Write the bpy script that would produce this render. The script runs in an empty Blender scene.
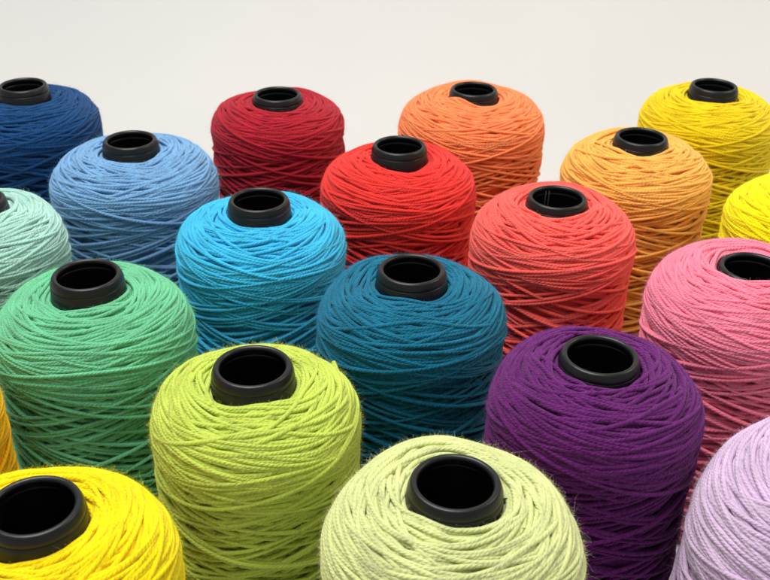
import bpy, math
import numpy as np
from mathutils import Matrix, Vector

scn = bpy.context.scene
TOP = 0.245                      # height of every bobbin's rim above the table
# ------------------------------------------------------------------ camera
cd = bpy.data.cameras.new('camera'); cam = bpy.data.objects.new('camera', cd)
scn.collection.objects.link(cam); scn.camera = cam
cd.sensor_width = 36.0; cd.lens = 36.0 * 1041.04 / 770.0
cd.clip_start = 0.02; cd.clip_end = 60
cam.matrix_world = (Matrix.Translation((0, 0, TOP + 0.4046)) @ Matrix.Rotation(math.radians(90 - 29.95), 4, 'X')
                    @ Matrix.Rotation(math.radians(0.926), 4, 'Z'))
cd.dof.use_dof = True; cd.dof.focus_distance = 0.80; cd.dof.aperture_fstop = 20
# ------------------------------------------------------------------ light
w = bpy.data.worlds.new('World'); scn.world = w; w.use_nodes = True
bg = w.node_tree.nodes['Background']; bg.inputs[0].default_value = (1.0, .985, .97, 1); bg.inputs[1].default_value = 0.37
def area(name, loc, target, sx, sy, power, col):
    l = bpy.data.lights.new(name, 'AREA'); l.shape = 'RECTANGLE'; l.size = sx; l.size_y = sy
    l.energy = power; l.color = col
    o = bpy.data.objects.new(name, l); scn.collection.objects.link(o)
    o.location = loc; o.rotation_euler = (Vector(target) - Vector(loc)).to_track_quat('-Z', 'Y').to_euler()
area('softbox', (-0.35, 0.75, 2.0), (0.0, 0.95, 0.2), 1.3, 1.0, 46, (1.0, 0.985, 0.955))
area('warm_lamp', (1.7, 1.2, 1.7), (0.9, 2.0, 0.5), 0.8, 0.8, 15, (1.0, 0.88, 0.66))
scn.view_settings.view_transform = 'Standard'; scn.view_settings.look = 'None'
scn.view_settings.exposure = 0.08; scn.view_settings.gamma = 1.0
scn.cycles.max_bounces = 8; scn.cycles.diffuse_bounces = 4

# ------------------------------------------------------------------ materials
def lin(c):
    return tuple(((v / 255) / 12.92 if v / 255 <= .04045 else ((v / 255 + .055) / 1.055) ** 2.4) for v in c)
def nodes(name):
    m = bpy.data.materials.new(name); m.use_nodes = True
    nt = m.node_tree; return m, nt, nt.nodes['Principled BSDF']
def paper():
    m, nt, p = nodes('matte_white_paper')
    n = nt.nodes.new('ShaderNodeTexNoise'); n.inputs['Scale'].default_value = 2.2; n.inputs['Detail'].default_value = 3
    tc = nt.nodes.new('ShaderNodeTexCoord'); nt.links.new(tc.outputs['Object'], n.inputs['Vector'])
    r = nt.nodes.new('ShaderNodeValToRGB')
    r.color_ramp.elements[0].position = .3; r.color_ramp.elements[0].color = (.56, .56, .557, 1)
    r.color_ramp.elements[1].position = .7; r.color_ramp.elements[1].color = (.59, .588, .58, 1)
    nt.links.new(n.outputs[0], r.inputs[0]); nt.links.new(r.outputs[0], p.inputs['Base Color'])
    p.inputs['Roughness'].default_value = .75
    return m
def plastic():
    m, nt, p = nodes('black_moulded_plastic')
    p.inputs['Specular IOR Level'].default_value = .36
    p.inputs['Base Color'].default_value = (.0055, .0062, .007, 1)
    tc = nt.nodes.new('ShaderNodeTexCoord')
    n = nt.nodes.new('ShaderNodeTexNoise'); n.inputs['Scale'].default_value = 260; n.inputs['Detail'].default_value = 4
    nt.links.new(tc.outputs['Object'], n.inputs['Vector'])
    mr = nt.nodes.new('ShaderNodeMapRange'); mr.inputs['To Min'].default_value = .27; mr.inputs['To Max'].default_value = .42
    nt.links.new(n.outputs[0], mr.inputs['Value']); nt.links.new(mr.outputs[0], p.inputs['Roughness'])
    b = nt.nodes.new('ShaderNodeBump'); b.inputs['Strength'].default_value = .25; b.inputs['Distance'].default_value = .0003
    nt.links.new(n.outputs[0], b.inputs['Height']); nt.links.new(b.outputs[0], p.inputs['Normal'])
    return m
def wool(name, rgb, heather=0.10):
    m, nt, p = nodes('wool_' + name)
    N = nt.nodes.new; L = nt.links.new
    base = lin(rgb)
    uv = N('ShaderNodeUVMap'); uv.uv_map = 'strand'
    sep = N('ShaderNodeSeparateXYZ'); L(uv.outputs[0], sep.inputs[0])
    tc = N('ShaderNodeTexCoord')
    # plies twisted round the strand: ridges run diagonally in (around, along)
    jit = N('ShaderNodeTexNoise'); jit.inputs['Scale'].default_value = 90; L(tc.outputs['Object'], jit.inputs['Vector'])
    a = N('ShaderNodeMath'); a.operation = 'MULTIPLY'; a.inputs[1].default_value = 4.0; L(sep.outputs[0], a.inputs[0])
    b = N('ShaderNodeMath'); b.operation = 'MULTIPLY_ADD'; b.inputs[1].default_value = 1 / 0.0033
    L(sep.outputs[1], b.inputs[0]); L(a.outputs[0], b.inputs[2])
    c = N('ShaderNodeMath'); c.operation = 'MULTIPLY_ADD'; c.inputs[1].default_value = 1.7; L(jit.outputs[0], c.inputs[0]); L(b.outputs[0], c.inputs[2])
    d = N('ShaderNodeMath'); d.operation = 'MULTIPLY'; d.inputs[1].default_value = math.pi; L(c.outputs[0], d.inputs[0])
    e = N('ShaderNodeMath'); e.operation = 'SINE'; L(d.outputs[0], e.inputs[0])
    f = N('ShaderNodeMath'); f.operation = 'ABSOLUTE'; L(e.outputs[0], f.inputs[0])
    # fine fibres
    fx = N('ShaderNodeMath'); fx.operation = 'MULTIPLY'; fx.inputs[1].default_value = 3.2; L(b.outputs[0], fx.inputs[0])
    fy = N('ShaderNodeMath'); fy.operation = 'MULTIPLY'; fy.inputs[1].default_value = 260; L(sep.outputs[1], fy.inputs[0])
    cb = N('ShaderNodeCombineXYZ'); L(fx.outputs[0], cb.inputs[0]); L(fy.outputs[0], cb.inputs[1])
    fn = N('ShaderNodeTexNoise'); fn.inputs['Scale'].default_value = 1.0; fn.inputs['Detail'].default_value = 3
    L(cb.outputs[0], fn.inputs['Vector'])
    g = N('ShaderNodeMath'); g.operation = 'MULTIPLY_ADD'; g.inputs[1].default_value = 1.1; L(fn.outputs[0], g.inputs[0]); L(f.outputs[0], g.inputs[2])
    bp = N('ShaderNodeBump'); bp.inputs['Strength'].default_value = .6; bp.inputs['Distance'].default_value = .0006
    L(g.outputs[0], bp.inputs['Height']); L(bp.outputs[0], p.inputs['Normal'])
    # dye takes up unevenly: per-strand and per-fibre variation
    n2 = N('ShaderNodeTexNoise'); n2.inputs['Scale'].default_value = 420; n2.inputs['Detail'].default_value = 3; L(tc.outputs['Object'], n2.inputs['Vector'])
    r = N('ShaderNodeValToRGB'); k = heather
    r.color_ramp.elements[0].position = .32; r.color_ramp.elements[0].color = tuple(v * (1 - 1.6 * k) for v in base) + (1,)
    r.color_ramp.elements[1].position = .68; r.color_ramp.elements[1].color = tuple(min(1, v * (1 + k) + .012 * k) for v in base) + (1,)
    mx = N('ShaderNodeMath'); mx.operation = 'MULTIPLY_ADD'; mx.inputs[1].default_value = .7; L(fn.outputs[0], mx.inputs[0])
    m2 = N('ShaderNodeMath'); m2.operation = 'MULTIPLY'; m2.inputs[1].default_value = .3; L(n2.outputs[0], m2.inputs[0]); L(m2.outputs[0], mx.inputs[2])
    L(mx.outputs[0], r.inputs[0]); 
    n3 = N('ShaderNodeTexNoise'); n3.inputs['Scale'].default_value = 34; n3.inputs['Detail'].default_value = 2; L(tc.outputs['Object'], n3.inputs['Vector'])
    hs = N('ShaderNodeHueSaturation'); m3 = N('ShaderNodeMapRange'); m3.inputs['From Min'].default_value = .3; m3.inputs['From Max'].default_value = .7
    m3.inputs['To Min'].default_value = .90; m3.inputs['To Max'].default_value = 1.10; L(n3.outputs[0], m3.inputs['Value']); L(m3.outputs[0], hs.inputs['Value'])
    L(r.outputs[0], hs.inputs['Color']); L(hs.outputs[0], p.inputs['Base Color'])
    p.inputs['Subsurface Weight'].default_value = .35; p.inputs['Subsurface Scale'].default_value = .0022
    p.inputs['Subsurface Radius'].default_value = tuple(.35 + .65 * v for v in base)
    p.inputs['Roughness'].default_value = .9; p.inputs['Specular IOR Level'].default_value = .15
    p.inputs['Sheen Weight'].default_value = .3; p.inputs['Sheen Roughness'].default_value = .5
    p.inputs['Sheen Tint'].default_value = tuple(min(1, .35 + .65 * v) for v in base) + (1,)
    return m
def fibre(name, rgb):
    m, nt, p = nodes('fibre_' + name)
    c = tuple(min(.95, v * 1.8 + .05) for v in lin(rgb)) + (1,)
    d = nt.nodes.new('ShaderNodeBsdfDiffuse'); t = nt.nodes.new('ShaderNodeBsdfTranslucent'); x = nt.nodes.new('ShaderNodeMixShader')
    d.inputs[0].default_value = c; t.inputs[0].default_value = c; x.inputs[0].default_value = .5
    nt.links.new(d.outputs[0], x.inputs[1]); nt.links.new(t.outputs[0], x.inputs[2])
    nt.links.new(x.outputs[0], nt.nodes['Material Output'].inputs['Surface']); nt.nodes.remove(p)
    return m

# ------------------------------------------------------------------ mesh helpers
def mesh_obj(name, V, F, mat, parent=None, uv=None, smooth=True):
    """V (n,3); F list of int arrays (m,k)"""
    me = bpy.data.meshes.new(name)
    V = np.ascontiguousarray(V, np.float32)
    loops = np.concatenate([f.ravel() for f in F]).astype(np.int32)
    tot = np.concatenate([np.full(len(f), f.shape[1], np.int32) for f in F])
    st = np.concatenate([[0], np.cumsum(tot)[:-1]]).astype(np.int32)
    me.vertices.add(len(V)); me.vertices.foreach_set('co', V.ravel())
    me.loops.add(len(loops)); me.loops.foreach_set('vertex_index', loops)
    me.polygons.add(len(tot)); me.polygons.foreach_set('loop_start', st); me.polygons.foreach_set('loop_total', tot)
    me.polygons.foreach_set('use_smooth', np.full(len(tot), smooth))
    if uv is not None:
        l = me.uv_layers.new(name='strand'); l.data.foreach_set('uv', np.ascontiguousarray(uv, np.float32).ravel())
    me.update(calc_edges=True); me.validate()
    me.materials.append(mat)
    o = bpy.data.objects.new(name, me); scn.collection.objects.link(o)
    if parent: o.parent = parent
    return o
def lathe(pts, n=96, closed=False):
    pts = np.array(pts, float); m = len(pts)
    th = np.linspace(0, 2 * np.pi, n, endpoint=False)
    V = np.stack([pts[:, None, 0] * np.cos(th), pts[:, None, 0] * np.sin(th), np.repeat(pts[:, 1][:, None], n, 1)], -1).reshape(-1, 3)
    i = np.arange(m if closed else m - 1)[:, None]; j = np.arange(n)[None]
    i2 = (i + 1) % m; j2 = (j + 1) % n
    F = np.stack([i * n + j, i * n + j2, i2 * n + j2, i2 * n + j], -1).reshape(-1, 4)
    return V, F

# ------------------------------------------------------------------ setting: one seamless sweep of white paper
def make_backdrop(mat):
    prof = [(-0.6, 0.0), (1.55, 0.0)]
    R = .55
    for a in np.linspace(0, 90, 25)[1:]:
        a = math.radians(a); prof.append((1.55 + R * math.sin(a), R - R * math.cos(a)))
    prof.append((2.10, 2.6))
    prof = np.array(prof); xs = np.linspace(-2.4, 2.4, 9)
    V = np.array([(x, y, z) for (y, z) in prof for x in xs]); n = len(xs)
    i = np.arange(len(prof) - 1)[:, None]; j = np.arange(n - 1)[None]
    F = np.stack([i * n + j, i * n + j + 1, (i + 1) * n + j + 1, (i + 1) * n + j], -1).reshape(-1, 4)
    o = mesh_obj('table', V, [F], mat); o['kind'] = 'structure'
    return o

# ------------------------------------------------------------------ the yarn package
def cumlen(P):
    return np.concatenate([[0], np.cumsum(np.linalg.norm(np.diff(P, axis=0), axis=1))])
class Profile:
    def __init__(s, R, dip, D, n, taper, belly):
        r0 = .0285
        t = np.linspace(0, 1, 60)[:-1] ** .6
        ang = np.linspace(0, np.pi / 2, 90)
        rho = r0 + (R - r0) * np.sin(ang) ** (2 / n)
        z = -dip - D * (1 - np.cos(ang) ** (2 / n))
        # the windings sink a little where they meet the tube
        z = z - .0010 * np.exp(-((rho - r0) / .007) ** 2)
        zb = -(TOP - .012)
        zz = np.linspace(z[-1], zb, 60)[1:]
        u = (zz - z[-1]) / (zb - z[-1])
        rr = R * (1 + belly * np.sin(np.pi * u) - taper * u)
        ex = np.array([[rr[-1] - .006, zb - .006], [rr[-1] - .02, zb - .007]])
        P = np.concatenate([np.stack([rho, z], 1), np.stack([rr, zz], 1), ex])
        L = cumlen(P); keep = np.concatenate([[True], np.diff(L) > 1e-7]); P = P[keep]; L = L[keep]
        s.S = np.linspace(0, L[-1], 500)
        s.P = np.stack([np.interp(s.S, L, P[:, 0]), np.interp(s.S, L, P[:, 1])], 1)
        k = np.ones(9) / 9
        for c in (0, 1):
            pad = np.pad(s.P[:, c], 4, mode='reflect', reflect_type='odd'); s.P[:, c] = np.convolve(pad, k, 'valid')
        T = np.gradient(s.P, axis=0); T /= np.linalg.norm(T, axis=1)[:, None]
        s.N = np.stack([-T[:, 1], T[:, 0]], 1)      # outward / up
        s.len = L[-1]
        s.sh = np.interp(-dip - D, s.P[::-1, 1], s.S[::-1])   # arc length at the shoulder's foot
    def at(s, S):
        S = np.clip(S, 0, s.len)
        f = lambda A: np.interp(S, s.S, A)
        return f(s.P[:, 0]), f(s.P[:, 1]), f(s.N[:, 0]), f(s.N[:, 1])

def smooth_noise(rng, x, scale, amp, k=4):
    out = np.zeros_like(x)
    for i in range(k):
        out += math.sqrt(1 / k) * np.sin(x / scale * rng.uniform(.5, 1.7) + rng.uniform(0, 6.28))
    return out * amp

class Builder:
    def __init__(s, sides): s.V = []; s.F = []; s.U = []; s.n = 0; s.sides = sides; s.paths = []
    def strand(s, C, Nrm, r, rng):
        m = len(C)
        if m < 4: return
        k = s.sides
        T = np.gradient(C, axis=0); T /= np.linalg.norm(T, axis=1)[:, None]
        B = np.cross(T, Nrm); B /= np.linalg.norm(B, axis=1)[:, None]
        N = np.cross(B, T)
        L = cumlen(C) + rng.uniform(0, 1)
        a = np.arange(k) / k * 2 * np.pi + np.pi
        rr = r * (1 + smooth_noise(rng, L, .006, .06))
        V = C[:, None] + rr[:, None, None] * (np.cos(a)[None, :, None] * N[:, None] + np.sin(a)[None, :, None] * B[:, None])
        i = np.arange(m - 1)[:, None]; j = np.arange(k)[None]; j2 = (j + 1) % k
        F = np.stack([i * k + j, i * k + j2, (i + 1) * k + j2, (i + 1) * k + j], -1).reshape(-1, 4) + s.n
        u0 = np.broadcast_to(j / k, (m - 1, k)); u1 = np.broadcast_to((j + 1) / k, (m - 1, k))
        l0 = np.broadcast_to(L[:-1, None], (m - 1, k)); l1 = np.broadcast_to(L[1:, None], (m - 1, k))
        U = np.stack([np.stack([u0, l0], -1), np.stack([u1, l0], -1), np.stack([u1, l1], -1), np.stack([u0, l1], -1)], 2).reshape(-1, 2)
        s.V.append(V.reshape(-1, 3)); s.F.append(F); s.U.append(U); s.n += m * k
        s.paths.append((C, N, B, T, rr))
    def raw(s, V, F):
        s.V.append(V); s.F.append(F + s.n); s.n += len(V)
        s.U.append(np.tile(np.array([[.5, .3]]), (len(F) * 4, 1)))

def make_yarn(name, mat, parent, rng, R, dip, D, n, taper, belly, yr, tilt=(0, 0), fuzz=9000, loose=1.0, bump=None, fmat=None, tail=None):
    pf = Profile(R, dip, D, n, taper, belly)
    bld = Builder(7)
    # lumps: the whole package is not a perfect solid of revolution
    ph = rng.uniform(0, 6.28, 4); am = rng.uniform(.3, 1.35, 4)
    def place(phi, S, off):
        rho, z, nx, nz = pf.at(S)
        lump = .0009 * (am[0] * np.sin(2 * phi + ph[0]) + am[1] * np.sin(3 * phi + ph[1] + S * 20) + .7 * am[2] * np.sin(5 * phi + ph[2] - S * 40))
        o = off + lump
        if bump is not None:           # a bulge of windings riding up on the tube
            d = (phi - bump[0] + np.pi) % (2 * np.pi) - np.pi
            o = o + bump[2] * np.exp(-(d / bump[1]) ** 2) * np.exp(-(S / .016) ** 2)
        rho = rho + nx * o; z = z + nz * o
        inner = np.maximum(rho, .0288 + .9 * yr + np.maximum(0, -z - .012) * .15)
        C = np.stack([inner * np.cos(phi), inner * np.sin(phi), z], 1)
        Nn = np.stack([nx * np.cos(phi), nx * np.sin(phi), nz], 1)
        return C, Nn
    # solid winding below the outer strands
    Pc = pf.P - pf.N * yr * 3.0
    Pc[:, 0] = np.maximum(Pc[:, 0], .0275)
    sel = np.arange(0, 500, 12)
    V, F = lathe(Pc[sel], 72)
    bld.raw(V, F)
    step = .0030
    def run(phi0, sj, x0, x1, slope, k, off, dive, wav, r):
        # rough length: find x samples with equal arc length
        x = np.linspace(x0, x1, 1600)
        S = sj + slope * (np.sqrt(x * x + k * k) - k)
        m = S < pf.len - .001
        if m.sum() < 10: return
        x = x[m]; S = S[m]
        rho = pf.at(S)[0]
        dl = np.hypot(np.gradient(S), rho * np.gradient(x)); L = np.cumsum(dl); L -= L[0]
        nn = max(6, int(L[-1] / step)); Lq = np.linspace(0, L[-1], nn)
        xq = np.interp(Lq, L, x); Sq = np.interp(Lq, L, S)
        Sq = Sq + smooth_noise(rng, Lq, .035, wav)
        o = off + smooth_noise(rng, Lq, .03, yr * .22)
        if dive > 0:
            e = np.minimum(Lq, L[-1] - Lq); o = o - dive * (1 - np.clip(e / .035, 0, 1)) ** 2
        C, Nn = place(phi0 + xq, Sq, o)
        bld.strand(C, Nn, r, rng)
    sh = pf.sh
    # an even first layer, so that no bare core shows between the outer strands
    turns = sh * 1.05 / (yr * 1.75); x = np.linspace(0, turns * 2 * np.pi, int(turns * 120))
    C, Nn = place(x, x / (2 * np.pi) * yr * 1.75 + smooth_noise(rng, x, 1.7, .0009), -1.35 * yr + smooth_noise(rng, x, 1.3, yr * .3))
    bld.strand(C, Nn, yr, rng)
    # long crossing traverses over the side, each one turning back somewhere on the shoulder
    nV = int(38 * (.0021 / yr)); ang0 = rng.uniform(13.5, 17)
    for j in range(nV):
        sj = sh * rng.uniform(.55, .9) if j > 8 else sh * rng.uniform(.2, .9)
        lay = j / nV
        slope = R * math.tan(math.radians(ang0 + rng.normal(0, .8) + 2 * lay))
        run(j * 2.39996 + rng.normal(0, .16), sj, -14, 14, slope, rng.uniform(.7, 1.2), (yr * (-3.0 + 1.2 * lay) if j % 5 < 2 else yr * (-1.3 + 2.3 * lay)) + rng.normal(0, yr * .2), 0, .0007 * loose, yr * rng.uniform(.9, 1.06))
    # extra shallow windings just below the shoulder
    for j in range(6):
        sj = rng.uniform(.75, 1.35) * sh
        x = rng.uniform(1.6, 4.0)
        run(rng.uniform(0, 6.28), sj, -x * rng.uniform(.5, 1), x, R * math.tan(math.radians(rng.uniform(3, 9))), .9,
            yr * rng.uniform(-.6, .9), yr * 2.2, .0016 * loose, yr * rng.uniform(.9, 1.05))
    # the turning arcs that make the top face, from the tube outwards
    nA = int(155 * (.0021 / yr) * (R / .08))
    for j in range(nA):
        f = (j + rng.uniform(-2, 2)) / nA
        sj = max(0.0, f) ** .8 * sh * .98
        half = rng.uniform(.8, 2.2)
        run(rng.uniform(0, 6.28), sj, -half * rng.uniform(.6, 1), half, rng.uniform(.008, .020) * rng.choice([1, 1, 1.6]), rng.uniform(.4, 1.2),
            yr * rng.uniform(-.4, .9), yr * 2.1, .0011 * loose, yr * rng.uniform(.9, 1.06))
    if tail is not None:               # a loose yarn end sticking up from the shoulder
        t = np.linspace(0, 1, 16); ph0, s0 = tail
        C, Nn = place(ph0 - .35 + .35 * t, np.full(16, s0) - .003 * t, yr * (.6 + .6 * t) + .0048 * np.clip(t - .55, 0, 1) ** 1.3 / .45 ** 1.3)
        bld.strand(C, Nn, yr * 1.05, rng)
    nwound = sum(len(f) for f in bld.F)
    # stray fibres standing off the strands
    Cs = np.concatenate([p[0] for p in bld.paths]); Ns = np.concatenate([p[1] for p in bld.paths])
    Bs = np.concatenate([p[2] for p in bld.paths]); Ts = np.concatenate([p[3] for p in bld.paths]); Rs = np.concatenate([p[4] for p in bld.paths])
    wgt = np.where(Cs[:, 2] > -.12, 1.0, .25); wgt /= wgt.sum()
    idx = rng.choice(len(Cs), fuzz, p=wgt)
    al = rng.normal(0, .8, fuzz)
    N0 = Ns[idx] * np.cos(al)[:, None] + Bs[idx] * np.sin(al)[:, None]
    P0 = Cs[idx] + N0 * (Rs[idx] * .85)[:, None]
    d = N0 * rng.uniform(.12, 1.0, fuzz)[:, None] + Ts[idx] * rng.choice([-1, 1], fuzz)[:, None] * rng.uniform(.3, 1, fuzz)[:, None] + rng.normal(0, .25, (fuzz, 3))
    d /= np.linalg.norm(d, axis=1)[:, None]
    ln = rng.gamma(4, .00036, fuzz) + .0008; ln[:fuzz // 60] *= 2.2
    near = np.hypot(P0[:, 0], P0[:, 1]) < .034; ln[near] *= .75
    curl = rng.normal(0, .8, (fuzz, 3)) - N0 * .75; curl2 = rng.normal(0, .45, (fuzz, 3))
    side = np.cross(d, rng.normal(0, 1, (fuzz, 3))); side /= np.linalg.norm(side, axis=1)[:, None]
    ww = .000042
    rows = []
    for t, wf in ((0, 1), (.25, 1), (.5, .9), (.75, .7), (1, .2)):
        c = P0 + d * (ln * t)[:, None] + curl * (ln * t * t)[:, None] + curl2 * (ln * math.sin(5 * t))[:, None]
        rows += [c - side * ww * wf, c + side * ww * wf]
    V = np.stack(rows, 1).reshape(-1, 3); b = (np.arange(fuzz) * 10)[:, None, None]
    q = np.array([[0, 1, 3, 2], [2, 3, 5, 4], [4, 5, 7, 6], [6, 7, 9, 8]])[None]
    bld.raw(V, (b + q).reshape(-1, 4))
    o = mesh_obj('yarn', np.concatenate(bld.V), [np.concatenate(bld.F)], mat, parent, np.concatenate(bld.U))
    o.data.materials.append(fmat)
    mi = np.zeros(len(o.data.polygons), np.int32); mi[nwound:] = 1
    o.data.polygons.foreach_set('material_index', mi)
    return o

# ------------------------------------------------------------------ the plastic bobbin
def make_tube(mat, parent, ribs=False):
    body = [(.0284, -.0072), (.0288, -.0078), (.0296, -.020), (.0325, -.12), (.0345, -(TOP - .010)), (.0365, -(TOP - .008)), (.0365, -TOP),
            (.0330, -TOP), (.0300, -.12), (.0262, -.012), (.0240, -.0068)]
    V, F = lathe(body, 96, True)
    Vs, Fs = [V], [F]; n = len(V)
    for a in ((1.75, 1.90) if ribs else ()):                       # moulding ribs down the inside wall
        t = .0005
        pts = []
        for z, r in ((-.004, .0232), (-.12, .0288)):
            for da, dr in ((-.02, .0012), (-.02, -t), (.02, -t), (.02, .0012)):
                pts.append(((r + dr) * math.cos(a + da), (r + dr) * math.sin(a + da), z))
        Vs.append(np.array(pts)); Fs.append(np.array([[0, 1, 5, 4], [1, 2, 6, 5], [2, 3, 7, 6], [0, 3, 2, 1], [4, 5, 6, 7]]) + n); n += 8
    tube = mesh_obj('bobbin_tube', np.concatenate(Vs), Fs, mat, parent)
    lip = [(.0232, -.0066)]
    for a in np.linspace(180, 20, 12):
        a = math.radians(a); lip.append((.0250 + .0024 * math.cos(a), -.0026 + .0026 * math.sin(a)))
    lip += [(.0283, -.0045), (.0287, -.0062), (.0285, -.0070), (.0280, -.0073)]
    V, F = lathe(lip, 112, True)
    mesh_obj('rim', V, [F], mat, tube)
    return tube

M_paper = paper(); M_black = plastic()
make_backdrop(M_paper)

# name key, x, y, dz, colour, R, dip, D, n, taper, label
S = [
 ('pale', .0437, .4787, -.0013, (204, 213, 146), 0.0775, 0.012, 0.042, 2.2, 0.07, 'pale cream lime yarn spool at the front, lower centre of the group'),
 ('yellow', -.1983, .4509, 0, (255, 218, 0), 0.075, 0.014, 0.04, 2.2, 0.056, 'deep yellow yarn spool in the front left corner, its tube cut by the frame'),
 ('lime', -.0905, .5948, .0004, (186, 206, 86), 0.0722, 0.014, 0.04, 2.3, 0.042, 'bright lime green yarn spool between the yellow and the pale lime spools'),
 ('purple', .1527, .6152, .0009, (98, 25, 104), 0.0745, 0.007, 0.044, 2.2, 0.025, 'dark purple yarn spool in front of the pink one'),
 ('lilac', .2895, .5130, 0, (206, 178, 210), 0.084, 0.01, 0.07, 2.0, 0.014, 'pale lilac yarn spool cut off by the lower right corner'),
 ('teal', .0214, .7389, -.0005, (8, 104, 134), 0.0762, 0.014, 0.042, 2.3, 0.07, 'dark teal blue yarn spool in the middle of the group'),
 ('green', -.2365, .7180, .0014, (104, 184, 140), 0.078, 0.015, 0.042, 2.2, 0.056, 'medium green yarn spool behind the deep yellow one'),
 ('golden', -.352, .5900, 0, (252, 180, 0), 0.077, 0.012, 0.04, 2.2, 0.042, 'golden orange yarn spool, only a sliver at the left edge of the frame'),
 ('pink', .3015, .7503, 0, (253, 128, 152), 0.08, 0.001, 0.044, 2.2, 0.028, 'rose pink yarn spool on the right, its windings riding over the tube rim'),
 ('sky', -.1168, .8657, -.0002, (56, 176, 222), 0.0772, 0.0165, 0.038, 2.3, 0.063, 'bright sky blue yarn spool behind the lime green one'),
 ('coral', .1590, .8833, -.0011, (255, 94, 86), 0.0755, 0.009, 0.042, 2.3, 0.042, 'coral pink red yarn spool behind the purple one'),
 ('mint', -.3740, .8550, 0, (158, 202, 190), 0.074, 0.012, 0.04, 2.3, 0.056, 'pale mint yarn spool half cut off by the left edge of the frame'),
 ('lemon', .417, .9250, 0, (255, 234, 0), 0.08, 0.012, 0.04, 2.3, 0.042, 'bright lemon yellow yarn spool cut off by the right edge behind the pink one'),
 ('denim', -.2665, 1.0094, -.0018, (112, 158, 202), 0.083, 0.0145, 0.04, 2.3, 0.07, 'denim light blue yarn spool between the navy and the sky blue ones'),
 ('red', .0125, 1.0032, -.0005, (224, 50, 44), 0.0782, 0.0165, 0.038, 2.3, 0.07, 'bright red yarn spool in front of the orange and dark red ones'),
 ('amber', .2684, 1.0366, .0003, (255, 176, 84), 0.0775, 0.01, 0.044, 2.3, 0.056, 'light apricot orange yarn spool behind the coral one'),
 ('navy', -.4259, 1.1661, .0009, (4, 62, 112), 0.081, 0.0165, 0.038, 2.3, 0.056, 'navy blue yarn spool in the back row at the far left'),
 ('dred', -.1276, 1.1506, .0003, (164, 22, 40), 0.0745, 0.0105, 0.036, 2.6, 0.042, 'dark crimson red yarn spool standing in the back row'),
 ('orange', .1007, 1.1789, .0005, (255, 134, 82), 0.0845, 0.009, 0.042, 2.3, 0.07, 'vivid orange yarn spool in the back row'),
 ('olive', .3905, 1.2058, .0007, (234, 202, 14), 0.0795, 0.013, 0.04, 2.3, 0.056, 'mustard yellow yarn spool in the back row at the far right'),
]
for i, (key, x, y, dz, col, R, dip, D, n, taper, label) in enumerate(S):
    rng = np.random.default_rng(100 + i)
    root = bpy.data.objects.new('yarn_spool', None); scn.collection.objects.link(root)
    root.location = (x, y, 0); root.empty_display_size = .05
    root['label'] = label; root['category'] = 'yarn spool'; root['group'] = 'yarn spools standing in rows on the table'
    t = make_tube(M_black, root, key == 'coral'); t.location.z = TOP + dz; t.rotation_euler.z = rng.uniform(0, 6.28) if key != 'coral' else 0
    bump = {'orange': (-2.15, .5, .006), 'dred': (-2.0, .5, .004), 'pink': (-1.5, .9, .003), 'green': (-.9, .5, .004),
            'amber': (-2.5, .4, .002)}.get(key)
    yo = make_yarn(key, wool(key, col, .34 if key == 'purple' else .2 if key in ('teal', 'navy', 'denim') else .09), root, rng, R, dip, D, n, taper, .0, .0018 if y > .95 else .00175, bump=bump, fmat=fibre(key, col), tail=(.78, .050) if key == 'lime' else None,
                   fuzz=85000 if y < .8 else 45000, loose=1.25)
    yo.location.z = TOP
